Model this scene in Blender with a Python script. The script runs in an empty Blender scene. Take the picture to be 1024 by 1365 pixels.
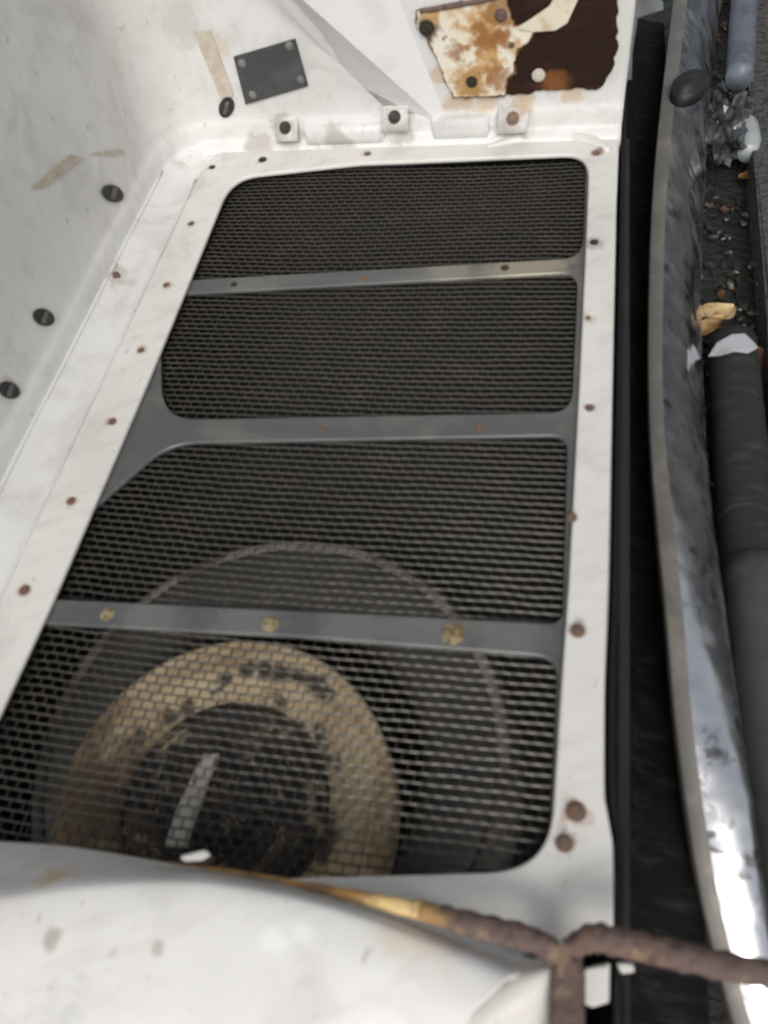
import bpy, bmesh, math, random
from mathutils import Vector, Matrix, noise as mnoise
from mathutils import geometry as mgeo
random.seed(7)
S = bpy.context.scene
COL = S.collection
# ---------------------------------------------------------------- camera
F_PX, CX, CY = 1050.0, 512.0, 682.5          # photograph measured at 1024 x 1365
CAM = Vector((-0.02129435, -0.12660524, 0.80014941))
HX = (0.9768751, 0.0619571, -0.20463715)
VY = (0.16291124, -0.83554475, 0.52471411)
NZ = (-0.13847373, -0.54591784, -0.82631637)
RT = Vector((HX[0], VY[0], NZ[0])); DN = Vector((HX[1], VY[1], NZ[1])); FW = Vector((HX[2], VY[2], NZ[2]))
cd = bpy.data.cameras.new('camera'); cam = bpy.data.objects.new('camera', cd); COL.objects.link(cam)
cd.sensor_width = 36; cd.lens = 36 * F_PX / 1365; cd.clip_start = 0.01; cd.clip_end = 200
cam.matrix_world = Matrix(((RT.x, -DN.x, -FW.x, CAM.x), (RT.y, -DN.y, -FW.y, CAM.y), (RT.z, -DN.z, -FW.z, CAM.z), (0, 0, 0, 1)))
cd.dof.use_dof = True; cd.dof.focus_distance = 3.2; cd.dof.aperture_fstop = 4.2
S.camera = cam
# ---------------------------------------------------------------- light
SUN_DIR = Vector((0.16, -0.68, 0.66)).normalized()       # from the scene towards the light
w = bpy.data.worlds.new('World'); S.world = w; w.use_nodes = True
nt = w.node_tree; nt.nodes.clear()
sky = nt.nodes.new('ShaderNodeTexSky'); sky.sky_type = 'NISHITA'; sky.sun_disc = False
sky.sun_elevation = math.asin(SUN_DIR.z); sky.sun_rotation = math.atan2(SUN_DIR.x, SUN_DIR.y)
sky.air_density = 1.0; sky.dust_density = 4.0; sky.ozone_density = 0.6
bg = nt.nodes.new('ShaderNodeBackground'); bg.inputs[1].default_value = 0.135
wo = nt.nodes.new('ShaderNodeOutputWorld')
hs = nt.nodes.new('ShaderNodeHueSaturation'); hs.inputs['Saturation'].default_value = .3   # thin overcast
nt.links.new(sky.outputs[0], hs.inputs['Color']); nt.links.new(hs.outputs[0], bg.inputs[0]); nt.links.new(bg.outputs[0], wo.inputs[0])
sl = bpy.data.lights.new('sun', 'SUN'); sl.energy = 1.7; sl.angle = math.radians(24); sl.color = (1, .97, .93)
so = bpy.data.objects.new('sun', sl); COL.objects.link(so); so.location = SUN_DIR * 5
so.rotation_euler = SUN_DIR.to_track_quat('Z', 'Y').to_euler()
S.view_settings.view_transform = 'Standard'; S.view_settings.look = 'None'
S.view_settings.exposure = -0.24; S.view_settings.gamma = 1.0

# ---------------------------------------------------------------- helpers
def ray(px, py):
    return RT * ((px - CX) / F_PX) + DN * ((py - CY) / F_PX) + FW
def on(px, py, p, n):
    d = ray(px, py); n = Vector(n); return CAM + d * ((Vector(p) - CAM).dot(n) / d.dot(n))
def hz(px, py, H=0.0): return on(px, py, (0, 0, H), (0, 0, 1))
def wy(px, py, y): return on(px, py, (0, y, 0), (0, 1, 0))
def wx(px, py, x): return on(px, py, (x, 0, 0), (1, 0, 0))
def thing(name, label, cat, loc, group=None):
    o = bpy.data.objects.new(name, None); o.empty_display_size = .05; COL.objects.link(o); o.location = loc
    o['label'] = label; o['category'] = cat
    if group: o['group'] = group
    return o
def origin_of(o):
    p = Vector((0, 0, 0))
    while o is not None: p += o.location; o = o.parent
    return p
def link(name, me, mat, parent=None, kind=None, smooth=True, label=None, cat=None, group=None):
    """me holds world coordinates; the origin is moved to its middle"""
    co = [v.co for v in me.vertices]
    c = (Vector((min(p.x for p in co), min(p.y for p in co), min(p.z for p in co))) + Vector((max(p.x for p in co), max(p.y for p in co), max(p.z for p in co)))) / 2
    me.transform(Matrix.Translation(-c))
    if smooth: me.shade_smooth()
    if mat:
        me.materials.clear(); me.materials.append(mat)
    o = bpy.data.objects.new(name, me); COL.objects.link(o)
    if parent is not None: o.parent = parent; o.location = c - origin_of(parent)
    else: o.location = c
    if kind: o['kind'] = kind
    if label: o['label'] = label
    if cat: o['category'] = cat
    if group: o['group'] = group
    return o
def bm_mesh(bm, name='m'):
    bmesh.ops.recalc_face_normals(bm, faces=bm.faces)
    me = bpy.data.meshes.new(name); bm.to_mesh(me); bm.free(); return me
def sharp(o, deg=35):
    o.data.set_sharp_from_angle(angle=math.radians(deg))
def catmull(P, n):
    P = [Vector(p) for p in P]; out = []
    Q = [P[0] * 2 - P[1]] + P + [P[-1] * 2 - P[-2]]
    m = len(P) - 1
    for k in range(n):
        t = k / (n - 1) * m; i = min(int(t), m - 1); u = t - i
        a, b, c, d = Q[i:i + 4]
        out.append(0.5 * ((2 * b) + (c - a) * u + (2 * a - 5 * b + 4 * c - d) * u * u + (3 * b - a - 3 * c + d) * u ** 3))
    return out
def resample2(P, n, closed=True):
    """pixel polygon (x, y, corner radius) -> rounded dense polygon"""
    out = []; N = len(P)
    for i in range(N):
        p = Vector(P[i][:2]); r = P[i][2] if len(P[i]) > 2 else 0
        if r == 0: out.append(p); continue
        a = Vector(P[i - 1][:2]); b = Vector(P[(i + 1) % N][:2])
        p0 = p + (a - p).normalized() * min(r, (a - p).length * .49); p1 = p + (b - p).normalized() * min(r, (b - p).length * .49)
        for k in range(9):
            t = k / 8; out.append(p0 * (1 - t) ** 2 + p * 2 * t * (1 - t) + p1 * t * t)
    return out
def plate(name, outer, holes, H, thick, bev, mat, parent, plane=None, **kw):
    """flat sheet with holes: 2D curve filled, extruded, with rolled edges. Outlines are world (u, v) pairs"""
    cu = bpy.data.curves.new('c', 'CURVE'); cu.dimensions = '2D'; cu.fill_mode = 'BOTH'
    for ring in [outer] + holes:
        s = cu.splines.new('POLY'); s.points.add(len(ring) - 1)
        for q, p in zip(s.points, ring): q.co = (p[0], p[1], 0, 1)
        s.use_cyclic_u = True
    cu.extrude = thick / 2 - bev; cu.bevel_depth = bev; cu.bevel_resolution = 2; cu.offset = -bev
    t = bpy.data.objects.new('c', cu); COL.objects.link(t)
    dg = bpy.context.evaluated_depsgraph_get(); me = bpy.data.meshes.new_from_object(t.evaluated_get(dg))
    bpy.data.objects.remove(t); bpy.data.curves.remove(cu)
    M = plane if plane is not None else Matrix.Translation((0, 0, H))
    me.transform(M)
    o = link(name, me, mat, parent, **kw); sharp(o, 40); return o
def ragged(P, step=6, amp=2.2, seed=0):
    out = []
    for i in range(len(P)):
        a = Vector(P[i]); b = Vector(P[(i + 1) % len(P)]); k = max(1, int((b - a).length / step))
        for q in range(k):
            p = a.lerp(b, q / k); out.append((p.x + amp * mnoise.noise((p.x * .11, p.y * .11, seed)) + amp * .5 * mnoise.noise((p.x * .4, p.y * .4, seed + 5)), p.y + amp * mnoise.noise((p.x * .11, p.y * .11, seed + 9)) + amp * .5 * mnoise.noise((p.x * .4, p.y * .4, seed + 2))))
    return out
def slab(pts, n, thick, bev=0.0):
    """polygon of world points raised by thick along n"""
    bm = bmesh.new(); n = Vector(n).normalized()
    f = bm.faces.new([bm.verts.new(p) for p in pts])
    r = bmesh.ops.extrude_face_region(bm, geom=[f])
    vs = [g for g in r['geom'] if isinstance(g, bmesh.types.BMVert)]
    for v in vs: v.co += n * thick
    if bev:
        tops = [e for e in bm.edges if all(v in vs for v in e.verts)]
        bmesh.ops.bevel(bm, geom=tops, offset=bev, segments=2, affect='EDGES')
    return bm_mesh(bm)
def loft(rows, closed_u=False):
    bm = bmesh.new(); V = [[bm.verts.new(p) for p in r] for r in rows]
    for i in range(len(V) - 1):
        m = len(V[i]); rng = range(m if closed_u else m - 1)
        for j in rng: bm.faces.new((V[i][j], V[i][(j + 1) % m], V[i + 1][(j + 1) % m], V[i + 1][j]))
    return bm
def caps(bm):
    bmesh.ops.holes_fill(bm, edges=[e for e in bm.edges if e.is_boundary])
def tube(path, radii, seg=10, rough=0.0, flat=1.0, twist=0.0, up=(0, 0, 1), n=None):
    if n: 
        k = len(path); path2 = catmull(path, n)
        radii = [radii[min(int(i / (n - 1) * (k - 1)), k - 2)] * (1 - (i / (n - 1) * (k - 1) - min(int(i / (n - 1) * (k - 1)), k - 2))) + radii[min(int(i / (n - 1) * (k - 1)), k - 2) + 1] * (i / (n - 1) * (k - 1) - min(int(i / (n - 1) * (k - 1)), k - 2)) for i in range(n)]
        path = path2
    rows = []
    for i, p in enumerate(path):
        t = (path[min(i + 1, len(path) - 1)] - path[max(i - 1, 0)]).normalized()
        a = Vector(up).cross(t).normalized(); b = t.cross(a)
        r = []
        for k in range(seg):
            th = 2 * math.pi * k / seg
            rr = radii[i] * (1 + rough * mnoise.noise((p + a * math.cos(th) * .01 + b * math.sin(th) * .01) * 90) + rough * .6 * mnoise.noise((p + a * math.cos(th) * .01) * 30) + twist * math.cos(3 * th + i * .8))
            r.append(p + a * math.cos(th) * rr + b * math.sin(th) * rr * flat)
        rows.append(r)
    bm = loft(rows, True); caps(bm); return bm_mesh(bm)
def lathe(prof, c, seg=64, axis=None):
    """prof: (r, h) pairs, closed ring profile or open; around +Z at c"""
    rows = []
    for r, h in prof:
        rows.append([Vector((c[0] + max(r, 1e-4) * math.cos(2 * math.pi * k / seg), c[1] + max(r, 1e-4) * math.sin(2 * math.pi * k / seg), c[2] + h)) for k in range(seg)])
    bm = loft(rows, True); bmesh.ops.remove_doubles(bm, verts=bm.verts, dist=3e-4); return bm_mesh(bm)
def box(c, sx, sy, sz, bev=0.0, rot=None):
    bm = bmesh.new(); bmesh.ops.create_cube(bm, size=1)
    bmesh.ops.scale(bm, vec=(sx, sy, sz), verts=bm.verts)
    if bev: bmesh.ops.bevel(bm, geom=list(bm.edges), offset=bev, segments=2, affect='EDGES')
    if rot is not None: bmesh.ops.transform(bm, matrix=rot, verts=bm.verts)
    bmesh.ops.translate(bm, vec=c, verts=bm.verts); return bm_mesh(bm)

# ---------------------------------------------------------------- materials
def rgb(c): return (c[0], c[1], c[2], 1)
class Mat:
    def __init__(s, name, base, rough=.5, metal=0.0, spec=.5):
        s.m = bpy.data.materials.new(name); s.m.use_nodes = True; s.t = s.m.node_tree; s.b = s.t.nodes['Principled BSDF']
        s.b.inputs['Roughness'].default_value = rough; s.b.inputs['Metallic'].default_value = metal
        s.b.inputs['Specular IOR Level'].default_value = spec
        s.pos = s.n('ShaderNodeNewGeometry').outputs['Position']
        r = s.n('ShaderNodeRGB'); r.outputs[0].default_value = rgb(base); s.c = r.outputs[0]; s.h = None
    def n(s, k): return s.t.nodes.new(k)
    def l(s, a, b): s.t.links.new(a, b)
    def noise(s, scale, detail=5, rough=.6, stretch=None, rot=None, dist=0.0):
        v = s.pos
        if stretch or rot:
            mp = s.n('ShaderNodeMapping'); s.l(v, mp.inputs[0])
            if rot: mp.vector_type = 'TEXTURE'; mp.inputs['Rotation'].default_value = rot
            if stretch: mp.inputs['Scale'].default_value = stretch
            v = mp.outputs[0]
        q = s.n('ShaderNodeTexNoise'); s.l(v, q.inputs['Vector']); q.inputs['Scale'].default_value = scale
        q.inputs['Detail'].default_value = detail; q.inputs['Roughness'].default_value = rough; q.inputs['Distortion'].default_value = dist
        return q.outputs['Fac']
    def polar(s, c, kr, ka, detail=6):
        q = s.n('ShaderNodeVectorMath'); q.operation = 'SUBTRACT'; s.l(s.pos, q.inputs[0]); q.inputs[1].default_value = c
        x = s.n('ShaderNodeSeparateXYZ'); s.l(q.outputs[0], x.inputs[0])
        L = s.n('ShaderNodeVectorMath'); L.operation = 'LENGTH'; s.l(q.outputs[0], L.inputs[0])
        a = s.math('ARCTAN2', x.outputs[1], x.outputs[0])
        cb = s.n('ShaderNodeCombineXYZ'); s.l(s.math('MULTIPLY', L.outputs['Value'], kr), cb.inputs[0])
        s.l(s.math('MULTIPLY', s.math('COSINE', a, 0), ka), cb.inputs[1]); s.l(s.math('MULTIPLY', s.math('SINE', a, 0), ka), cb.inputs[2])
        t = s.n('ShaderNodeTexNoise'); s.l(cb.outputs[0], t.inputs['Vector']); t.inputs['Scale'].default_value = 1; t.inputs['Detail'].default_value = detail; t.inputs['Roughness'].default_value = .65; t.inputs['Distortion'].default_value = .6
        return t.outputs['Fac']
    def ramp(s, f, a, b, lo=0.0, hi=1.0):
        r = s.n('ShaderNodeMapRange'); r.interpolation_type = 'SMOOTHSTEP'; s.l(f, r.inputs['Value'])
        r.inputs['From Min'].default_value = a; r.inputs['From Max'].default_value = b
        r.inputs['To Min'].default_value = lo; r.inputs['To Max'].default_value = hi; return r.outputs['Result']
    def math(s, op, a, b):
        q = s.n('ShaderNodeMath'); q.operation = op
        for i, x in enumerate((a, b)):
            if isinstance(x, (int, float)): q.inputs[i].default_value = x
            else: s.l(x, q.inputs[i])
        return q.outputs[0]
    def mix(s, fac, col):
        q = s.n('ShaderNodeMix'); q.data_type = 'RGBA'; s.l(fac, q.inputs['Factor']); s.l(s.c, q.inputs['A']); q.inputs['B'].default_value = rgb(col)
        s.c = q.outputs['Result']; return s
    def blotch(s, scale, a, b, col, amount=1.0, **k): return s.mix(s.ramp(s.noise(scale, **k), a, b, 0, amount), col)
    def stain(s, p, r, col, amount=1.0, scale=60, wob=.6):
        d = s.n('ShaderNodeVectorMath'); d.operation = 'DISTANCE'; s.l(s.pos, d.inputs[0]); d.inputs[1].default_value = p
        q = s.math('MULTIPLY_ADD', s.noise(scale, 4), 2 * wob * r); s.t.nodes[-1].inputs[2].default_value = -wob * r
        f = s.math('ADD', d.outputs['Value'], q)
        return s.mix(s.ramp(f, r * .35, r, amount, 0), col)
    def bump(s, f, strength, dist=.002):
        q = s.n('ShaderNodeBump'); q.inputs['Strength'].default_value = strength; q.inputs['Distance'].default_value = dist
        s.l(f, q.inputs['Height'])
        if s.h: s.l(s.h, q.inputs['Normal'])
        s.h = q.outputs['Normal']; return s
    def rough(s, scale, lo, hi, **k):
        s.l(s.ramp(s.noise(scale, **k), .3, .7, lo, hi), s.b.inputs['Roughness']); return s
    def done(s):
        s.l(s.c, s.b.inputs['Base Color'])
        if s.h: s.l(s.h, s.b.inputs['Normal'])
        return s.m
def white(name, base=(.70, .70, .685), grime=.5, stains=()):
    m = Mat(name, base, .38)
    m.blotch(4, .42, .72, (.60, .58, .54), .8 * grime, detail=6)
    m.blotch(9, .48, .7, (.46, .45, .43), .6 * grime, detail=7, dist=1.0)
    m.blotch(14, .50, .72, (.50, .48, .43), .5 * grime, detail=8, stretch=(1, .25, .6), rot=(0, 0, .5))
    m.blotch(38, .66, .76, (.26, .21, .16), .7 * grime, detail=3, stretch=(.35, 1.6, 1.2), rot=(.3, 0, -.3))
    m.blotch(120, .70, .78, (.22, .12, .06), .8 * grime, detail=2)
    for p, r, c, a in stains: m.stain(p, r, c, a, 45, 1.0)
    m.rough(9, .28, .55, detail=6)
    m.bump(m.noise(6, 2), .25, .006); m.bump(m.noise(220, 3), .12, .0006)
    return m.done()
RUST_D = (.10, .045, .022); RUST = (.30, .135, .045); RUST_L = (.55, .33, .12)
def rusty(name, base=(.14, .095, .082)):
    m = Mat(name, base, .75); m.blotch(40, .5, .7, (.24, .14, .075), .7, detail=8)
    m.blotch(90, .5, .7, (.07, .045, .04), .9, detail=6); m.blotch(25, .58, .72, (.50, .36, .22), .7, detail=8)
    m.stain(hz(553, 1211, .055), .032, (.42, .25, .09), .85, 60, .7); m.bump(m.noise(160, 6), .9, .003); return m.done()
M_rust = rusty('rusty_steel')
M_bolt = Mat('weathered_bolt', (.16, .12, .10), .6, .4).blotch(150, .45, .65, (.28, .14, .07), .9).done()
M_boltdark = Mat('dark_bolt', (.035, .03, .028), .6, .3).blotch(150, .5, .7, (.16, .09, .05), .8).done()
mg = Mat('grey_grille_paint', (.11, .115, .115), .3, .25); mg.blotch(12, .45, .7, (.17, .165, .15), .8, detail=7); mg.blotch(60, .62, .72, (.22, .17, .12), .7, detail=4)
mg.blotch(7, .5, .75, (.20, .195, .18), .7, detail=8, stretch=(.5, 4, 1))
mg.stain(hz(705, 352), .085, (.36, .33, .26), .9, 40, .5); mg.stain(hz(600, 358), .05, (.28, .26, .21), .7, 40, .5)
for px in (200, 330, 470, 560, 680): mg.stain(hz(px, 815 + px * .045), .055, (.19, .195, .19), .7, 60, .7)
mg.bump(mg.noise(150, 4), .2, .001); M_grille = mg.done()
mm = Mat('dusty_steel_mesh', (.062, .057, .049), .38, .4); mm.blotch(18, .48, .7, (.09, .08, .066), .7, detail=6); M_mesh = mm.done()
M_black = Mat('black_rubber', (.012, .012, .013), .55).blotch(30, .5, .75, (.03, .03, .03), .8, detail=7, stretch=(1, 6, 1)).done()
M_void = Mat('black_inner_paint', (.012, .012, .012), .8).blotch(8, .5, .8, (.03, .028, .024), .8).done()

# ---------------------------------------------------------------- ground
gm = Mat('dark_wet_asphalt', (.016, .016, .015), .5); gm.blotch(9, .45, .7, (.035, .036, .031), .9, detail=8); gm.blotch(45, .6, .75, (.07, .062, .05), .8, detail=6)
gm.rough(25, .2, .75, detail=5); gm.bump(gm.noise(60, 8), 1.0, .02); M_ground = gm.done()
bm = bmesh.new(); bmesh.ops.create_grid(bm, x_segments=8, y_segments=8, size=20)
bmesh.ops.translate(bm, vec=(0, 0, -.37), verts=bm.verts)
link('ground', bm_mesh(bm), M_ground, kind='structure')
km = Mat('gravel_concrete', (.085, .085, .082), .8); km.blotch(60, .45, .6, (.03, .03, .03), .9, detail=8); km.bump(km.noise(90, 8), 1.0, .01)
kp = [hz(984, -120, -.30), hz(1004, 200, -.30), hz(1024, 420, -.30), hz(1030, 640, -.30), hz(1400, 640, -.30), hz(1400, -120, -.30)]
link('pavement', slab([p + Vector((0, 0, -.069)) for p in kp], (0, 0, 1), .069, .006), km.done(), kind='structure', smooth=False)

# ---------------------------------------------------------------- mesh grille panel
GP = thing('mesh_grille', 'dark grey grille plate with four rounded mesh openings inside the white surround', 'grille', (-.3, .55, -.004))
def P2(pts, H=0.0): return [(q.x, q.y) for q in (hz(p.x, p.y, H) for p in resample2(pts, 0))]
O1 = [(300, 229, 20), (782, 204, 30), (777, 343, 28), (246, 373, 14)]
O2 = [(212, 393, 10), (771, 362, 24), (762, 549, 30), (216, 559, 46)]
O3 = [(225, 590, 40), (757, 580, 22), (750, 831, 20), (58, 797, 14), (110, 690, 20)]
O4 = [(52, 831, 10), (400, 849), (744, 876, 30), (731, 1166, 52), (-110, 1190, 10)]
outer = P2([(270, 195), (800, 180), (752, 1215), (-160, 1225)])
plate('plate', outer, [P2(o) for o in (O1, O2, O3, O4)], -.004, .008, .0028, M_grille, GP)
# expanded steel mesh: flattened hexagons, one sheet behind the plate
def make_mesh_sheet():
    P, Q, A = .0158, .0104, .0            # period, row pitch, half zigzag height
    bm = bmesh.new(); x0, x1, y0, y1 = -.70, .02, -.12, 1.115
    nj = int((y1 - y0) / Q); ni = int((x1 - x0) / P)
    def bar(a, b, wid, top, bot, tilt):
        d = (b - a).normalized(); s = Vector((-d.y, d.x, 0)) * wid / 2
        q = [a - s + Vector((0, 0, top - tilt)), a + s + Vector((0, 0, top)), b + s + Vector((0, 0, top)), b - s + Vector((0, 0, top - tilt)),
             a - s + Vector((0, 0, bot)), a + s + Vector((0, 0, bot)), b + s + Vector((0, 0, bot)), b - s + Vector((0, 0, bot))]
        V = [bm.verts.new(p) for p in q]
        for f in ((0, 3, 2, 1), (0, 4, 7, 3), (1, 2, 6, 5)): bm.faces.new([V[i] for i in f])
    for j in range(nj):
        y = y0 + j * Q; off = (j % 2) * P / 2
        for i in range(ni):
            x = x0 + off + i * P
            wob = lambda X, Y: Vector((X + .0007 * mnoise.noise((X * 9, Y * 9, 3)) + .0012 * math.sin(Y * 5), Y + .0013 * mnoise.noise((X * 30, Y * 30, 1)) + .003 * math.sin(X * 7 + 1), -.0105 + .002 * math.sin(X * 11) * math.sin(Y * 13)))
            a = wob(x, y - A); b = wob(x + P / 2, y + A); c = wob(x + P, y - A)
            a.z -= .0003; b.z += .0003; c.z -= .0003
            bar(a, b, .00165, .0012, -.0012, .0010); bar(b, c, .00165, .0012, -.0012, .0010)
            d = wob(x + P / 2, y + Q - A)
            bar(b, d, .0010, -.0006, -.0030, .0003)
    me = bpy.data.meshes.new('mesh'); bm.to_mesh(me); bm.free(); return me
link('wire_mesh', make_mesh_sheet(), M_mesh, GP, kind='stuff', smooth=False)
# bolts
def bolt_mesh(r=.0041, h=.0026):
    rows = []
    for q, z, hexa in ((r * 1.6, 0, 0), (r * 1.6, h * .22, 0), (r * 1.45, h * .32, 0), (r, h * .34, 1), (r * .97, h * .85, 1), (r * .8, h, 1), (r * .3, h * .96, 1), (1e-5, h * .9, 1)):
        rows.append([Vector((q * (1 - .13 * hexa * (k % 2)) * math.cos(k * math.pi / 6), q * (1 - .13 * hexa * (k % 2)) * math.sin(k * math.pi / 6), z)) for k in range(12)])
    return bm_mesh(loft(rows, True), 'bolt')
BM = bolt_mesh(); BM.materials.append(M_bolt)
BD = BM.copy(); BD.materials.clear(); BD.materials.append(M_boltdark)
def bolt(p, n, parent, me=None, s=1.0, name='bolt'):
    o = bpy.data.objects.new(name, me or BM); COL.objects.link(o); o.parent = parent
    o.location = Vector(p) - origin_of(parent); o.rotation_euler = (Matrix.Rotation(random.uniform(0, 1), 4, 'Z') if abs(Vector(n).z) > .9 else Vector(n).to_track_quat('Z', 'Y').to_matrix().to_4x4()).to_euler()
    o.scale = (s, s, s * random.uniform(.8, 1.2)); return o
M_bolt_tan = Mat('tan_corroded_bolt', (.33, .27, .16), .7, .2).blotch(120, .45, .6, (.12, .07, .03), .9).done()
BT = BM.copy(); BT.materials.clear(); BT.materials.append(M_bolt_tan)
for px, py, s, me in ((312, 379, .9, BD), (486, 372, .8, BM), (673, 357, 1, BD), (430, 574, 1, BM), (640, 568, 1.1, BM), (143, 819, 1.3, BT), (360, 832, 1.5, BT), (604, 845, 2.0, BT)):
    bolt(hz(px, py, 0), (0, 0, 1), GP, me, s, 'screw')

# ---------------------------------------------------------------- white surround
YE = 1.157; XL = -.746
st = []
for px, py, r, c in ((768, 1082, .018, RUST), (752, 1122, .016, RUST_D), (762, 690, .012, RUST), (785, 543, .010, (.4, .25, .2)), (770, 838, .016, (.25, .2, .16)), (300, 200, .03, (.5, .5, .5)), (795, 205, .014, RUST_D), (790, 325, .02, (.33, .32, .30)), (150, 562, .010, RUST), (255, 245, .05, (.55, .51, .45))):
    st.append((hz(px, py, .008), r, c, .75))
for px, py in ((255, 298), (222, 380), (188, 467), (95, 668), (33, 787), (350, 213), (283, 223), (490, 205), (618, 184), (784, 424)): st.append((hz(px, py, .009), .013, (.42, .33, .24), .6))
M_wsur = white('white_surround_paint', (.71, .70, .665), .7, st)
SR = thing('grille_surround', 'white painted sheet metal surround bolted round the mesh grille', 'surround', (.03, .5, 0))
inner = P2([(309, 236, 34), (480, 217), (786, 204, 34), (781, 330), (772, 520), (758, 780), (748, 920), (735, 1120, 46), (690, 1162, 46), (480, 1168), (-115, 1182, 8), (0, 950), (70, 800), (140, 640), (200, 500), (253, 372)], .009)
gl = [hz(px, py, .009) for px, py in ((232, 275), (165, 470), (100, 600), (30, 730))]
xg = sum(p.x for p in gl) / 4
so_ = [(xg, -.14), (xg, 1.085)] + [(xg + .07 - .07 * math.cos(a * math.pi / 16), 1.085 + .062 * math.sin(a * math.pi / 16)) for a in range(1, 9)]
so_ += [(.045, 1.147), (.054, 1.13)] + [(q.x, q.y) for q in (hz(px, py, .009) for px, py in ((821, 300), (817, 500), (811, 760), (806, 920), (806, 1060), (817, 1120), (818, 1235), (775, 1262), (730, 1262)))] + [(-.05, -.085), (-.2, -.14)]
plate('frame', so_, [inner], .005, .008, .003, M_wsur, SR)
# right-hand return flange below the frame
fl = catmull([hz(px, py, .006) for px, py in ((823, 175), (820, 320), (816, 500), (811, 760), (805, 920), (805, 1060), (816, 1130), (816, 1232))], 60)
link('flange', bm_mesh(loft([[p + Vector((-.001, 0, 0)) for p in fl], [p + Vector((.0015, 0, -.005)) for p in fl], [p + Vector((.001, 0, -.045)) for p in fl]])), M_wsur, SR)
for px, py, s, me in ((255, 298, .9, BM), (222, 380, .9, BM), (188, 467, .9, BM), (150, 562, .95, BM), (95, 668, 1, BM), (33, 787, 1.1, BM), (350, 213, 1.2, BD), (283, 223, .9, BD), (490, 205, .9, BM), (618, 184, 1.3, BD), (684, 184, .01, BD), (795, 204, 1, BM),
                      (784, 424, .6, BM), (786, 544, .9, BM), (762, 690, 1, BM), (770, 841, 1.2, BM), (768, 1082, 1.5, BM), (752, 1124, 1.3, BM), (792, 323, 1.0, BD)):
    if s > .1: bolt(hz(px, py, .009), (0, 0, 1), SR, me, s)

# ---------------------------------------------------------------- white side and end wall: one pressed sheet with a rounded corner
stw = []
for px, py, r, c, a in ((290, 60, .03, (.55, .48, .38), .6), (240, 30, .05, (.55, .54, .52), .8), (380, 170, .03, (.45, .42, .38), .7)):
    stw.append((wy(px, py, YE), r, c, a))
for px, py in ((382, 178), (527, 165), (684, 166), (450, 188), (350, 200)): stw.append((wy(px, py, YE - .015), .04, (.42, .39, .35), .75))
for px, py in ((236, 236), (155, 375)): stw.append((wx(px, py, XL + .014), .035, (.44, .41, .36), .7))
for px, py, q_ in ((612, 136, .03), (650, 135, .025), (700, 132, .03), (760, 126, .025), (585, 100, .02)): stw.append((wy(px, py, YE), q_, (.55, .38, .20), .6))
for px, py in ((150, 258), (58, 423), (12, 520)): stw.append((wx(px, py, XL), .024, (.45, .42, .37), .5))
M_wall = white('white_wall_paint', (.71, .71, .70), .7, stw)
WP = thing('inner_wall_panel', 'white painted inner wall sheet curving round the far left corner above the grille', 'panel', (XL, .6, .05))
prof = [(0, 0), (-.036, .0045), (-.030, .0055), (-.010, .019), (-.0065, .0225), (-.0055, .027), (-.0050, .036), (-.0035, .052), (.0012, .0545), (.001, .075), (0, .13), (-.001, .22), (.004, .36), (.006, .55), (.010, .75)]
prof[0] = (xg - XL + .002, .0005); prof = [(abs(d) if i < 8 else -d, h) for i, (d, h) in enumerate(prof)]
R = .10; path = []                                   # (point, inward normal)
for k in range(40): path.append((Vector((XL, -.38 + k * (YE - R + .38) / 39, 0)), Vector((1, 0, 0))))
for k in range(1, 13):
    a = k / 12 * math.pi / 2; path.append((Vector((XL + R - R * math.cos(a), YE - R + R * math.sin(a), 0)), Vector((math.cos(a), -math.sin(a), 0))))
for k in range(1, 40): path.append((Vector((XL + R + k * (.056 - XL - R) / 39, YE, 0)), Vector((0, -1, 0))))
rows = []
for p, n in path:
    e = 1.0 if n.x > .5 else .55
    rows.append([p + n * (d * (e if i < 2 else 1)) + Vector((0, 0, h)) + n * .004 * mnoise.noise((p.x * 4, p.y * 4, h * 6)) * min(1, h * 8) for i, (d, h) in enumerate(prof)])
o = link('wall_sheet', bm_mesh(loft(rows)), M_wall, WP)
md = o.modifiers.new('sub', 'SUBSURF'); md.levels = md.render_levels = 1
md = o.modifiers.new('thick', 'SOLIDIFY'); md.thickness = .003; md.offset = 0
def bead(x, H, rr, y0, y1):
    link('seam_bead', tube([Vector((x + .0015 * mnoise.noise((0, y0 + (y1 - y0) * k / 39 * 6, x)), y0 + (y1 - y0) * k / 39, H)) for k in range(40)], [rr * (1 + .25 * mnoise.noise((k * .5, x, 0))) for k in range(40)], 8, .15), M_wall, WP)
bead(XL + .0085, .021, .0032, -.3, 1.06); bead(xg - .006, .0030, .0030, -.3, 1.06)
# lugs with bolts along the foot of the walls
def lug(c, ux, uy, n, w_, d_, h_, parent, s=1.1, me=None):
    """folded sheet lug: sloping tongue whose upper end carries the bolt"""
    ux = Vector(ux); uy = Vector(uy); n = Vector(n)
    pr = [(-d_ * .5, 0), (-d_ * .42, h_ * .8), (-d_ * .2, h_), (d_ * .25, h_ * .9), (d_ * .5, 0)]
    rows = []
    for sx in (-1, -.92, .92, 1):
        k = .15 if abs(sx) == 1 else 1
        rows.append([c + ux * w_ * .5 * sx + uy * y + n * (z * k) for y, z in pr])
    bm = loft(rows); o = link('lug', bm_mesh(bm), M_wall, parent)
    b = bpy.data.objects.new('bolt', me or BD); COL.objects.link(b); b.parent = o; b.location = c + n * h_ * .95 + uy * d_ * .02 - origin_of(o)
    b.rotation_euler = n.to_track_quat('Z', 'Y').to_euler(); b.scale = (s, s, s)
    return o
n45 = Vector((0, -.75, .66)); u45 = Vector((0, .66, .75))
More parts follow.
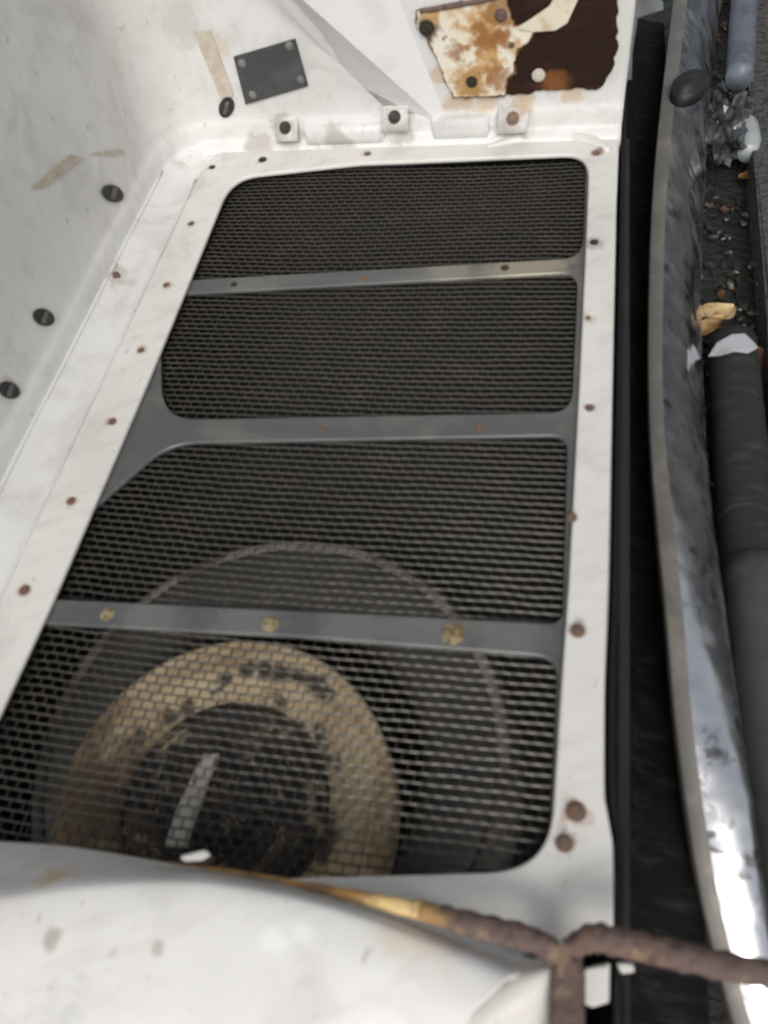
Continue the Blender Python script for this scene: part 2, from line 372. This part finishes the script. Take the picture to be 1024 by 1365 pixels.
for px, py, w_ in ((382, 172, .05), (527, 158, .055), (684, 160, .06)):
    lug(wy(px, py, YE - .016), (1, 0, 0), u45, n45, w_ * .85, .040, .007, WP, 1.7, BD if px < 600 else BM)
nl = Vector((.75, 0, .66)); ul = Vector((-.66, 0, .75))
for px, py in ((236, 232), (155, 371)):
    lug(wx(px, py, XL + .014), (0, 1, 0), ul, nl,     .05, .04, .006, WP, 1.3, BM if px < 200 else BD)
# pressed pad between the lugs, and swage rib on the right
def pad(cx0, cx1, cz0, cz1, hgt, y):
    rows = []
    for i, t in enumerate((0, .04, .09, .5, .91, .96, 1)):
        k = (0, .7, 1, 1, 1, .7, 0)[i]; z = cz0 + (cz1 - cz0) * t
        rows.append([Vector((cx0 + (cx1 - cx0) * u, y - hgt * k * kk, z)) for u, kk in ((0, 0), (.03, .7), (.07, 1), (.5, 1), (.93, 1), (.97, .7), (1, 0))])
    return bm_mesh(loft(rows))
a = wy(405, 196, YE - .02); b = wy(512, 158, YE - .02)
link('raised_pad', pad(a.x, b.x, .012, .046, .022, YE), M_wall, WP)
a = wy(575, 170, YE); b = wy(655, 150, YE)
link('raised_pad', pad(a.x, b.x, .012, .050, .018, YE), M_wall, WP)
link('swage_rib', tube([hz(px, py, .010) for px, py in ((648, 196), (690, 184), (740, 177), (785, 186), (812, 200))], [.003, .010, .012, .011, .006], 12, 0, .6, n=30), M_wsur, SR)
# black plugs in the side wall
plm = Mat('black_plug', (.018, .016, .015), .5); M_plug = plm.done()
M_plugbar = Mat('grey_clip_metal', (.14, .13, .125), .4, .5).done()
def plug(px, py, rx, ry, ang, plane, n):
    pts = []
    for k in range(20):
        t = 2 * math.pi * k / 20; x = rx * math.cos(t); y = ry * math.sin(t)
        pts.append(plane(px + x * math.cos(ang) - y * math.sin(ang), py + x * math.sin(ang) + y * math.cos(ang)))
    o = link('plug', slab(pts, n, .0015, .0005), M_plug, WP, smooth=False)
    c = sum(pts, Vector()) / 20 + Vector(n) * .0015
    u = (plane(px + 4 * math.sin(.3), py - 5) - plane(px, py)); u2 = plane(px + 4.5, py) - plane(px, py)
    link('clip_bar', slab([c - u * 1.6 - u2 * .6, c - u * 1.6 + u2 * .6, c + u * 1.6 + u2 * .6, c + u * 1.6 - u2 * .6], n, .002, .0006), M_plugbar, o)
for px, py in ((150, 258), (58, 423), (12, 520)):
    plug(px, py, 15, 11, .45, lambda x, y: wx(x, y, XL + .003), (1, 0, 0))
plug(302, 143, 10, 14, .3, lambda x, y: wy(x, y, YE - .004), (0, -1, 0))
# strips of old tape
M_tape = Mat('aged_tan_tape', (.50, .43, .34), .7).blotch(40, .4, .65, (.62, .58, .52), .8, detail=6).blotch(90, .6, .7, (.25, .17, .11), .8).done()
link('tape_strip', slab([wy(*p, YE - .004) for p in ((258, 42), (281, 40), (312, 128), (294, 130))], (0, -1, 0), .0008), M_tape, smooth=False, label='long faded tan tape strip running down to a black plug on the far wall', cat='tape')
link('tape_strip', slab([wx(*p, XL + .0035) for p in ((41, 250), (56, 251), (112, 210), (94, 206))], (1, 0, 0), .0008), M_tape, smooth=False, label='slanting tan tape scrap on the left wall above the round black plug', cat='tape')
link('tape_strip', slab([wx(*p, XL + .0035) for p in ((118, 205), (150, 207), (168, 203), (160, 199))], (1, 0, 0), .0008), M_tape, smooth=False, label='thin short tan tape sliver on the left wall nearest the corner', cat='tape')
# gusset rib on the end wall
M_gus = white('white_gusset_paint', (.74, .74, .735), .45)
def ext(p, q, t): return (p[0] + (q[0] - p[0]) * t, p[1] + (q[1] - p[1]) * t)
L0, L1 = (363, 0), (520, 150); A0, A1 = (404, 0), (596, 172); B0, B1 = (532, 0), (602, 174)
rows = []
for i in range(13):
    t = -1.6 + 2.6 * i / 12; hgt = .06 * (1 - t) + .003
    l = wy(*ext(L0, L1, t), YE - .001); a = wy(*ext(A0, A1, t), YE - hgt); b = wy(*ext(B0, B1, t), YE - .001)
    rows.append([l, l.lerp(a, .93) + Vector((0, -.0005, 0)), a, a.lerp(b, .06), b])
bm = loft(rows); caps(bm)
o = link('gusset_rib', bm_mesh(bm), M_gus, label='long tapering white gusset rib slanting down the far wall beside the rust patch', cat='bracket'); sharp(o, 30)
# dark pad riveted to the end wall
RP = thing('rubber_pad', 'small square dark grey pad held by four rivets on the white far wall', 'pad', wy(360, 95, YE - .004))
m = Mat('dark_pad', (.055, .056, .058), .6); m.blotch(20, .45, .7, (.10, .10, .10), .7, detail=7); m.bump(m.noise(200, 4), .2, .001)
o = link('sheet', slab([wy(*p, YE - .004) for p in ((312, 75), (394, 51), (411, 113), (328, 138))], (0, -1, 0), .005, .0012), m.done(), RP, smooth=False)
M_riv = Mat('dull_rivet', (.30, .30, .30), .35, .6).done(); BR = BM.copy(); BR.materials.clear(); BR.materials.append(M_riv)
for px, py in ((323, 84), (386, 61), (401, 106), (337, 126)): bolt(wy(px, py, YE - .009), (0, -1, 0), RP, BR, 1.0, 'rivet')

# ---------------------------------------------------------------- rusted corner: brown sheet, cream cover plate, torn flap
YR = YE - .006
m = Mat('brown_bare_rust', (.026, .014, .010), .95, 0, .15); m.blotch(25, .45, .7, (.05, .024, .014), .9, detail=8, stretch=(.5, 2, 2)); m.bump(m.noise(120, 6), .5, .002)
m.stain(wy(740, 112, YR), .03, (.20, .085, .03), .9); M_brown = m.done()
RS = thing('rust_sheet', 'bare dark brown rusted sheet with a ragged lower edge in the top right corner', 'sheet', wy(745, 70, YE))
rag = [(672, 124), (690, 124), (720, 121), (750, 119), (768, 116), (784, 119), (801, 117), (812, 100), (819, 84), (823, 60), (823, -140), (640, -140), (640, 60)]
link('sheet', slab([wy(*p, YE - .003) for p in ragged(rag, 5, 3)], (0, -1, 0), .003, .0008), M_brown, RS, smooth=False)
M_wash = Mat('pale_washer', (.62, .57, .48), .5, .1).done(); BW = BM.copy(); BW.materials.clear(); BW.materials.append(M_wash)
bolt(wy(718, 100, YR), (0, -1, 0), RS, BW, 1.6, 'washer')
cst = []
for px, py, r, c, a in ((570, 36, .026, RUST_D, .95), (628, 112, .032, RUST_D, 1.0), (628, 112, .05, RUST_L, .7), (648, 40, .055, RUST_L, .9), (645, 52, .03, RUST, .9), (668, 18, .04, RUST, .8), (608, 70, .02, RUST, .8), (655, 88, .03, RUST_L, .8), (670, 52, .02, RUST, .9), (662, 104, .03, RUST, .8), (575, 22, .02, RUST_L, .8), (600, 8, .03, RUST_L, .5), (690, 66, .02, RUST_L, .8)):
    cst.append((wy(px, py, YE - .012), r, c, a))
m = Mat('cream_paint_rust_stained', (.80, .75, .63), .45)
m.blotch(16, .5, .72, (.70, .55, .32), .7, detail=7); m.blotch(34, .62, .72, (.42, .23, .08), .8, detail=8); m.blotch(60, .64, .72, (.12, .055, .025), .9, detail=6)
for s_ in cst: m.stain(*s_, scale=70, wob=1.0)
m.bump(m.noise(90, 5), .35, .002); M_cream = m.done()
M_orange0 = Mat('rust_layer', (.25, .125, .05), .85).blotch(40, .42, .62, (.08, .04, .025), .95, detail=8).done()
CP = thing('cover_plate', 'cream painted cover plate blotched with orange rust beside the brown sheet', 'plate', wy(620, 70, YE - .006))
cp = [(557, 16), (565, 12), (620, 4), (672, -10), (676, 8), (684, 36), (702, 36), (712, 42), (704, 54), (690, 66), (684, 82), (686, 96), (676, 104), (672, 126), (605, 128), (588, 86), (570, 50), (556, 34)]
cpr = ragged(cp, 5, 3, 3)
link('sheet', slab([wy(*p, YE - .0085) for p in cpr], (0, -1, 0), .003, .0006), M_cream, CP, smooth=False)
mc = Vector((622, 62)); halo = [tuple(mc + (Vector(p) - mc) * 1.035) for p in ragged(cp, 5, 4, 8)]
link('rust_layer', slab([wy(*p, YE - .0065) for p in halo], (0, -1, 0), .0018), M_orange0, CP, smooth=False)
link('edge_lip', tube([wy(px, py, YE - .012) for px, py in ((560, 15), (600, 8), (640, 1), (675, -8))], [.0035, .004, .004, .004], 8, .2, n=16), M_rust, CP)
for px, py, s, me in ((569, 37, 1.9, BD), (629, 109, 1.5, BD), (668, 20, 1.6, BM), (722 - 40, 60, .8, BM)): bolt(wy(px, py, YE - .011), (0, -1, 0), CP, me, s)
m = Mat('torn_cream_paint', (.74, .68, .55), .5).blotch(30, .5, .7, (.5, .33, .14), .7, detail=6).done()
link('paint_flap', slab([wy(*p, YE - .012) for p in ((688, 37), (706, 26), (732, 8), (745, -14), (776, -14), (766, 8), (756, 30), (740, 40), (712, 42))], (.15, -1, .1), .002), m, smooth=False, label='torn pale cream flap of painted metal lying over the brown rust', cat='metal flap')

# ---------------------------------------------------------------- tray below the grille: black enclosure added to keep light out
M_tray = Mat('dusty_black_tray', (.016, .016, .016), .85).blotch(8, .5, .8, (.04, .037, .032), .8, detail=7).done()
UT = thing('light_block_tray', 'black open tray added under the mesh to keep light out, holding the wheel and tyre', 'tray', (-.33, .5, -.36))
for c, sx, sy, sz in (((-.33, .5, -.362), .86, 1.5, .012), ((-.77, .5, -.18), .012, 1.5, .35), ((.072, .5, -.21), .012, 1.5, .29), ((-.35, 1.22, -.18), .83, .012, .35), ((-.35, -.22, -.18), .83, .012, .35)):
    link('light_block_side' if sz > .1 else 'tray_floor', box(c, sx, sy, sz), M_tray, UT, smooth=False)
# tyre and wheel
tc = (-.362, .129, -.27)
TY = thing('tyre', 'large black tyre with a dusty shoulder line lying behind the mesh', 'tyre', (tc[0], tc[1], -.355))
m = Mat('dusty_tyre_rubber', (.06, .06, .058), .85)
m.blotch(40, .4, .7, (.11, .103, .093), .7, detail=7)
M_ty = m.done()
tp = []
for k in range(33):
    a = math.pi * 2 * k / 32; r = .265 + .068 * math.copysign(abs(math.cos(a)) ** .6, math.cos(a)); h = .078 * math.copysign(abs(math.sin(a)) ** .6, math.sin(a)); tp.append((r, h))
link('carcass', lathe(tp, tc, 96), M_ty, TY)
m = Mat('dust_line', (.26, .235, .20), .9); m.mix(m.ramp(m.polar(tc, 10, 2.2), .46, .6, 0, .95), (.055, .05, .046)); m.stain((-.66, .02, -.19), .22, (.05, .047, .043), 1, 20, .5); m.stain((-.10, .0, -.19), .14, (.055, .05, .046), .9, 20, .5); M_dl = m.done()
rp = [(.298, .0785), (.300, .0815), (.306, .0825), (.312, .0805), (.314, .0765)]
link('shoulder_ridge', lathe(rp, tc, 96), M_dl, TY)
wc = (-.377, .042, -.12)
WH = thing('wheel', 'rusty wheel with a broad tan dusty rim and dark centre seen through the lowest mesh', 'wheel', (wc[0], wc[1], -.19))
m = Mat('tan_rim_dust', (.68, .54, .34), .9); m.mix(m.ramp(m.polar(wc, 45, 1.6), .47, .62, 0, .8), (.42, .28, .15))
m.mix(m.ramp(m.polar((wc[0], wc[1], wc[2] + .01), 34, 2.4), .60, .70, 0, .7), (.10, .085, .065))
for a_ in range(40): m.stain((wc[0] + (.130 + .014 * math.sin(a_ * 2.7)) * math.cos(a_ * .157), wc[1] + (.130 + .014 * math.sin(a_ * 2.7)) * math.sin(a_ * .157), wc[2] - .006), .016, (.06, .054, .048), .85, 60, 1.0) if a_ % 3 != 1 and a_ < 28 else None
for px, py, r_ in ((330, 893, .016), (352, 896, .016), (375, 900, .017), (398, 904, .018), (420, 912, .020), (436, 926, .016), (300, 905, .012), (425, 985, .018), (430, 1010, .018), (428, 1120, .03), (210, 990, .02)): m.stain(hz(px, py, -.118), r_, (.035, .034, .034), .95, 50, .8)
m.blotch(60, .52, .7, (.72, .63, .47), .7, detail=6)
m.stain((-.57, .0, -.11), .17, (.12, .075, .045), .85, 30, .8); m.bump(m.noise(90, 6), .8, .003); M_rim = m.done()
m = Mat('dark_rusty_disc', (.04, .037, .036), .75); m.mix(m.ramp(m.polar(wc, 40, 1.8), .50, .66, 0, .75), (.17, .12, .08)); m.mix(m.ramp(m.polar((wc[0], wc[1], wc[2] - .03), 60, 2.6), .55, .64, 0, .95), (.50, .39, .25))
m.blotch(18, .52, .64, (.04, .038, .04), .9, detail=7); m.bump(m.noise(80, 6), .8, .004); M_disc = m.done()
link('rim', lathe([(.205, -.07), (.206, -.006), (.203, .001), (.197, .003), (.188, .000), (.180, .003), (.162, .004), (.150, .003), (.146, -.004), (.140, -.006), (.130, -.008), (.126, -.03)], wc, 96), M_rim, WH)
link('disc', lathe([(.130, -.022), (.118, -.016), (.104, -.012), (.092, -.014), (.085, -.024), (.06, -.028), (.045, -.024), (.043, -.010), (.036, -.006), (0, -.004)], wc, 64), M_disc, WH)
link('inner_ring', lathe([(.118, -.021), (.116, -.008), (.108, -.005), (.100, -.008), (.098, -.018)], wc, 64), M_disc, WH)
zl = -.095
link('lever', slab([hz(*p, zl) for p in ((272, 1008), (294, 1006), (262, 1092), (250, 1130), (222, 1130), (238, 1080))], (0, 0, 1), .008, .002), Mat('dusty_lever', (.68, .64, .56), .6).blotch(40, .55, .68, (.09, .08, .07), .9).done(), WH, smooth=False)

# ---------------------------------------------------------------- white lip panel across the bottom
LPm = white('white_lip_paint', (.68, .675, .655), .8, [(hz(560, 1230, .06), .05, (.62, .52, .38), .5), (hz(75, 1172, .06), .022, (.60, .48, .30), .8)] + [(hz(px, py, .075), r_, c_, .7) for px, py, r_, c_ in ((70, 1252, .012, (.33, .28, .22)), (150, 1268, .009, (.33, .28, .22)), (205, 1262, .011, (.35, .30, .25)), (60, 1320, .012, (.4, .36, .3)), (365, 1258, .016, (.80, .80, .79)), (400, 1240, .014, (.80, .80, .79)), (230, 1335, .018, (.82, .82, .81)), (60, 1365, .04, (.5, .5, .5)))])
K = [
    ([(-120, 1112), (0, 1121), (100, 1129), (230, 1151), (320, 1166), (420, 1186), (500, 1207), (580, 1232), (660, 1256), (745, 1280)], .012, 0),
    ([(-120, 1132), (0, 1138), (100, 1142), (230, 1155), (320, 1168), (420, 1189), (500, 1210), (580, 1236), (660, 1262), (745, 1288)], .030, 0),
    ([(-120, 1162), (0, 1168), (100, 1160), (230, 1160), (320, 1172), (420, 1194), (500, 1216), (580, 1243), (660, 1270), (745, 1296)], .054, 0),
    ([(-120, 1196), (0, 1190), (100, 1177), (230, 1170), (320, 1178), (420, 1200), (500, 1224), (580, 1254), (630, 1276), (690, 1300)], .074, 0),
    ([(-120, 1225), (0, 1215), (100, 1200), (230, 1192), (320, 1200), (420, 1222), (500, 1248), (570, 1278), (620, 1304), (662, 1322)], .078, 0),
    ([(-120, 1300), (0, 1285), (100, 1270), (230, 1262), (320, 1268), (410, 1288), (480, 1310), (535, 1330), (580, 1350), (622, 1372)], .070, 0),
    ([(-120, 1420), (0, 1410), (100, 1400), (230, 1395), (310, 1400), (390, 1410), (460, 1420), (520, 1430), (580, 1450), (640, 1470)], .045, 0),
    ([(-120, 1560), (0, 1550), (100, 1540), (230, 1530), (300, 1530), (380, 1530), (440, 1530), (500, 1540), (560, 1550), (620, 1570)], .0, 0)]
rows = []
for pts, H, _ in K:
    rows.append(catmull([hz(px, py, H - .03 * max(0, (px - 330) / 420) ** 1.3 + .012 * mnoise.noise((px * .006, H * 20, 0)) * .3) for px, py in pts], 60))
dense = [list(q) for q in zip(*[catmull(list(c), 34) for c in zip(*rows)])]
o = link('lip_panel', bm_mesh(loft(dense)), LPm, label='rounded white painted lip panel bulging across the bottom in front of the mesh', cat='panel')
md = o.modifiers.new('thick', 'SOLIDIFY'); md.thickness = .003; md.offset = -1
# small pale gusset plate at the right end of the lip
M_beige = white('aged_white_paint', (.78, .75, .68), .8)
rows = [catmull([hz(px, py, H) for px, py, H in r], 24) for r in (
    [(470, 1420, .035), (560, 1350, .037), (630, 1296, .037), (742, 1274, .036)],
    [(575, 1430, .05), (628, 1368, .052), (685, 1318, .052), (743, 1290, .050)],
    [(640, 1430, .042), (680, 1380, .044), (712, 1350, .044), (744, 1326, .042)],
    [(720, 1450, .03), (730, 1410, .034), (738, 1380, .036), (746, 1365, .036)])]
dense = [list(q) for q in zip(*[catmull(list(c), 18) for c in zip(*rows)])]
o = link('corner_bracket', bm_mesh(loft(dense)), M_beige, label='small creamy white folded corner bracket between the lip panel and the rusty upright', cat='bracket')
md = o.modifiers.new('thick', 'SOLIDIFY'); md.thickness = .003; md.offset = -1
# ---------------------------------------------------------------- rusty edge rail
RR = thing('rusty_rail', 'rusty brown steel edge rail branching into a cross arm and an upright', 'rail', hz(757, 1262, .05))
m = Mat('orange_rust_painted_glint', (.42, .23, .07), .55); m.blotch(50, .45, .65, (.20, .11, .06), .9, detail=8); m.blotch(30, .55, .7, (.65, .48, .24), .8, detail=6); m.stain(hz(600, 1222, .055), .05, (.14, .095, .08), .95, 60, .5); m.stain(hz(525, 1203, .055), .035, (.80, .58, .26), .9, 90, .8); m.b.inputs['Roughness'].default_value = .38; m.bump(m.noise(160, 6), .7, .002); M_orange = m.done()  # rust tones, plus a light gold glint painted into the colour
p1 = [(225, 1150), (300, 1161), (380, 1175), (450, 1190), (520, 1205), (580, 1218)]
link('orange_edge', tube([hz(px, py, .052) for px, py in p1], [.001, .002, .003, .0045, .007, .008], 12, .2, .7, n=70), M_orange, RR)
p2 = [(560, 1213), (610, 1228), (660, 1240), (700, 1250), (730, 1264), (757, 1290)]
link('lip_edge', tube([hz(px, py, .053) for px, py in p2], [.007, .0095, .0105, .0105, .010, .009], 14, .16, .8, .07, n=60), M_rust, RR)
p3 = [(757, 1268), (785, 1252), (820, 1254), (880, 1268), (950, 1284), (1040, 1302), (1130, 1318)]
link('cross_arm', tube([hz(px, py, .056) for px, py in p3], [.009, .0105, .011, .011, .0105, .0105, .0105], 14, .14, .8, .07, n=90), M_rust, RR)
p4 = [(758, 1262), (757, 1300), (756, 1350), (755, 1420), (754, 1500)]
link('upright', tube([hz(px, py, .056) for px, py in p4], [.010, .0135, .0135, .014, .014], 12, .1, .55, n=50), M_rust, RR)
# white tabs
M_tab = white('white_tab_paint', (.80, .79, .75), .4)
def tab(pts, H, th, label):
    link('tab', slab([hz(*p, H) for p in [(q.x, q.y) for q in resample2(pts, 0)]], (0, 0, 1), th, .0015), M_tab, label=label, cat='tab', smooth=False)
tab([(776, 1292, 8), (812, 1284, 3), (811, 1336), (790, 1343, 3), (775, 1336, 3)], .03, .006, 'upright white metal tab hanging below the rusty cross arm')
tab([(243, 1142, 4), (276, 1134, 4), (282, 1140, 3), (270, 1148, 3), (246, 1149, 3)], .055, .006, 'tiny white chip of metal perched on the lip edge in front of the wheel')
tab([(822, 1284, 3), (842, 1284, 6), (846, 1296, 4), (828, 1298, 3)], .02, .006, 'dull grey metal stub under the cross arm right of the white tab')

# ---------------------------------------------------------------- right side: seal, dark channel, chrome bumper
sp = catmull([hz(px, py, -.004) for px, py in ((830, 120), (826, 300), (822, 500), (816, 760), (811, 920), (811, 1060), (821, 1130), (822, 1240), (826, 1400))], 70)
M_seal = Mat('glossy_black_seal', (.007, .0075, .009), .6, 0, .3).done()
link('rubber_seal', tube([p + Vector((.004, 0, 0)) for p in sp], [.003] * 70, 10), M_seal, label='thin glossy black rubber seal running down the right edge of the white surround', cat='seal')
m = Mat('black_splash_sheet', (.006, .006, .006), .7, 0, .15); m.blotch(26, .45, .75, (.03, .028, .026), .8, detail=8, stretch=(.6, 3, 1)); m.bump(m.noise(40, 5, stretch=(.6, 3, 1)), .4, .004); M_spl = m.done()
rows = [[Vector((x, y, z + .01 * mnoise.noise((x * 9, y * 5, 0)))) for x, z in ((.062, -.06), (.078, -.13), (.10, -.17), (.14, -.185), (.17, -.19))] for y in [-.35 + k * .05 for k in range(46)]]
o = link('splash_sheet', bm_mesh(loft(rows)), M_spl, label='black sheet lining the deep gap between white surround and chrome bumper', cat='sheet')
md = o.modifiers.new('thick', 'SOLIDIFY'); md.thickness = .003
# chrome bumper, swept; profile given as (offset across, depth) with a twist along its length
BU = thing('chrome_bumper', 'curved chrome bumper with a dull grey edge standing along the right side', 'bumper', (.16, .5, -.13))
edge = [(905, -60), (890, 60), (872, 230), (865, 400), (866, 560), (876, 700), (888, 820), (900, 960), (920, 1110), (940, 1220), (968, 1330), (1000, 1440)]
right = [(975, -60), (955, 60), (942, 230), (936, 400), (941, 560), (950, 680), (966, 800), (984, 930), (1006, 1080), (1026, 1220), (1052, 1330), (1085, 1440)]
NB = 90
drop = lambda py: .15 * max(0, (py - 840) / 600) ** 1.15
E0 = catmull([hz(px, py, -.09 - drop(py)) for px, py in edge], NB); E1 = catmull([hz(px + 19 + 4 * (py > 600), py, -.088 - drop(py)) for px, py in edge], NB)
dep = lambda i: -.135 - .045 * max(0, min(1, (i / NB - .15) / .3)) * 0
R1 = []
rp_ = catmull([Vector((px, py, 0)) for px, py in right], NB)
for i, q in enumerate(rp_):
    t = i / (NB - 1); R1.append(hz(q.x, q.y, -.27 + .165 * max(0, min(1, (t - .38) / .34)) - drop(q.y)))
rows = []; rowsg = []
for i in range(NB):
    a, b, c = E0[i], E1[i], R1[i]
    bulge = Vector((.010, 0, .010))
    rowsg.append([a + Vector((.002, 0, -.03)), a + Vector((0, 0, -.002)), a + Vector((.002, 0, 0)), b + Vector((-.002, 0, 0)), b])
    rows.append([b + Vector((-.0005, 0, -.001)), b.lerp(c, .12) + bulge * .42, b.lerp(c, .3) + bulge * .84, b.lerp(c, .5) + bulge, b.lerp(c, .7) + bulge * .84, b.lerp(c, .88) + bulge * .42, c, c + Vector((-.01, 0, -.03))])
M_lipg = Mat('dull_grey_edge', (.17, .16, .145), .55, .3).blotch(20, .45, .7, (.26, .24, .21), .8, detail=6).done()
o = link('edge_strip', bm_mesh(loft(rowsg)), M_lipg, BU)
m = Mat('worn_chrome', (.80, .81, .83), .12, 1.0); m.blotch(22, .55, .66, (.16, .15, .14), .85, detail=6); m.rough(18, .10, .34, detail=5)
m.bump(m.noise(11, 2, stretch=(.9, 1.2, 1)), .5, .012); M_chrome = m.done()
o = link('chrome_face', bm_mesh(loft(rows)), M_chrome, BU)
md = o.modifiers.new('sub', 'SUBSURF'); md.levels = md.render_levels = 1
# rubber stop on the bumper
c = hz(916, 127, -.085)
link('rubber_stop', slab([hz(916 + 25 * math.cos(t) * math.cos(-.35) - 15 * math.sin(t) * math.sin(-.35), 127 + 25 * math.cos(t) * math.sin(-.35) + 15 * math.sin(t) * math.cos(-.35), -.09) for t in [2 * math.pi * k / 24 for k in range(24)]], (0, 0, 1), .03, .006), M_black, label='black oval rubber stop on the upper part of the chrome bumper', cat='rubber stop')
# grey post beyond the end wall
m = Mat('blue_grey_paint', (.20, .22, .23), .5).blotch(16, .45, .7, (.10, .10, .10), .8, detail=7).done()
link('post', slab([wy(*p, 1.30) for p in ((812, -120), (826, -120), (850, -40), (872, -6), (884, 2), (850, 14), (843, 60), (842, 95), (812, 100))], (0, -1, 0), .03, .004), m, smooth=False, label='blue grey painted post behind the upper right corner of the white wall', cat='post')
link('blue_pipe', tube([hz(px, py, -.2) for px, py in ((1000, -120), (994, -20), (990, 40), (986, 104))], [.03, .03, .03, .028], 14, .05, n=20), Mat('blue_grey_plastic', (.12, .14, .17), .45).blotch(20, .45, .7, (.05, .055, .06), .8).done(), label='blue grey pipe end at the top right above the crumpled wrap', cat='pipe')
link('bottle', tube([hz(px, py, -.31) for px, py in ((990, 152), (993, 170), (996, 192), (997, 206))], [.012, .028, .030, .02], 14, .05, n=14), Mat('milky_plastic', (.33, .36, .38), .35).done(), label='small milky grey plastic bottle lying below the blue grey pipe', cat='bottle')
# hose and steel sleeve
HP = thing('exhaust_pipe', 'dark green grey pipe with a bright collar lying beside the bumper', 'pipe', hz(985, 700, -.33))
m = Mat('mossy_pipe', (.017, .019, .016), .55); m.blotch(22, .5, .68, (.045, .048, .04), .8, detail=8, stretch=(.6, 3, 1)); m.bump(m.noise(50, 6), .5, .004); M_pipe = m.done()
link('pipe_body', tube([hz(px, py, -.30) for px, py in ((976, 455), (984, 560), (992, 680), (1000, 790))], [.041, .042, .042, .042], 20, .03, n=24), M_pipe, HP)
link('sleeve', tube([hz(px, py, -.29) for px, py in ((1004, 752), (1018, 900), (1040, 1080), (1075, 1300))], [.043, .047, .048, .048], 20, .01, n=24), Mat('grey_green_sleeve', (.065, .07, .066), .5).blotch(18, .45, .7, (.04, .044, .04), .8, detail=7).done(), HP)
cc = [hz(px, py, -.262) for px, py in ((944, 476), (955, 458), (975, 447), (992, 446), (1003, 456), (1010, 465), (996, 472), (978, 470), (960, 475))]
link('collar', slab(cc, (-.1, -.5, .8), .012, .003), Mat('bright_aluminium', (.55, .55, .57), .35, .3).blotch(30, .45, .7, (.35, .35, .36), .8).done(), HP, smooth=False)
# debris on the ground
def leaf(px, py, ln, wd, ang, H, col, label):
    c = hz(px, py, H); rows = []
    for i in range(9):
        t = i / 8; y = (t - .5) * ln; ww = wd * math.sin(math.pi * min(1, t * .95 + .03)) ** .8 * .5
        rows.append([c + Matrix.Rotation(ang, 3, 'Z') @ Vector((u * ww, y, .010 * abs(u) + .012 * math.sin(t * 3 + px))) for u in (-1, -.5, 0, .5, 1)])
    m = Mat('leaf', col, .6).blotch(50, .45, .65, tuple(x * .5 for x in col), .9, detail=5).done()
    link('dry_leaf', bm_mesh(loft(rows)), m, label=label, cat='leaf', group='dry leaves on the ground by the bumper')
leaf(1000, 240, .06, .05, .9, -.355, (.42, .20, .06), 'small orange dry leaf on the dark ground near the right edge')
leaf(957, 418, .085, .055, -.9, -.32, (.55, .40, .20), 'pale tan curled leaf resting just above the bright pipe collar')
leaf(940, 436, .08, .035, -1.1, -.32, (.48, .30, .13), 'narrow brown leaf tucked against the bumper beside the tan leaf')
leaf(1012, 360, .05, .04, .4, -.355, (.26, .10, .07), 'small reddish leaf on the dark ground at the right edge')
leaf(1016, 500, .12, .07, .3, -.35, (.20, .085, .05), 'large red brown leaf beside the mossy pipe')
# loose gravel and grit on the ground beyond the bumper
bm = bmesh.new(); rg = random.Random(4)
for k in range(420):
    p = hz(rg.uniform(925, 1060), rg.uniform(-40, 800), -.362)
    m4 = Matrix.Translation(p) @ Matrix.Rotation(rg.uniform(0, 6), 4, (rg.random(), rg.random(), 1)) @ Matrix.Diagonal((rg.uniform(.004, .014), rg.uniform(.004, .012), rg.uniform(.003, .008), 1))
    q = bmesh.ops.create_icosphere(bm, subdivisions=1, radius=1, matrix=m4)
    for v in q['verts']: v.co += Vector((rg.uniform(-1, 1), rg.uniform(-1, 1), rg.uniform(-1, 1))) * .002
link('gravel', bm_mesh(bm), Mat('dark_gravel', (.03, .03, .028), .4).blotch(30, .58, .62, (.16, .15, .13), .9, detail=1).blotch(23, .62, .66, (.14, .07, .03), .9, detail=1).done(), kind='stuff', smooth=False)
# crumpled clear wrap
bm = bmesh.new(); bmesh.ops.create_icosphere(bm, subdivisions=4, radius=1)
c = hz(962, 165, -.30)
for v in bm.verts:
    d = v.co.normalized(); k = 1 + .5 * mnoise.noise(d * 2.2) + .35 * mnoise.noise(d * 5 + Vector((3, 1, 2)))
    v.co = Vector((d.x * .055 * k, d.y * .11 * k, d.z * .055 * k)) + c
link('crumpled_wrap', bm_mesh(bm), Mat('grey_film', (.07, .072, .075), .15).blotch(30, .45, .6, (.015, .015, .015), .9, detail=4).done(), smooth=False, label='crumpled shiny grey plastic wrap on the ground beside the upper bumper', cat='plastic wrap')
M_tag = Mat('pale_scrap', (.42, .42, .41), .4).done()
link('paper_scrap', slab([hz(*p, -.35) for p in ((1008, 378), (1036, 368), (1040, 384), (1012, 390))], (0, 0, 1), .004), M_tag, smooth=False, label='pale paper scrap at the right edge of the dark ground', cat='paper scrap')
link('paper_scrap', slab([hz(*p, -.35) for p in ((974, 190), (992, 182), (994, 188), (977, 197))], (.2, 0, 1), .004), M_tag, smooth=False, label='tiny pale scrap at the foot of the crumpled wrap', cat='paper scrap')
link('paper_scrap', slab([hz(*p, -.18) for p in ((828, 1348), (848, 1344), (856, 1352), (848, 1366), (830, 1366))], (0, 0, 1), .003), M_tag, smooth=False, label='dull scrap in the dark gap below the rusty cross arm', cat='paper scrap')
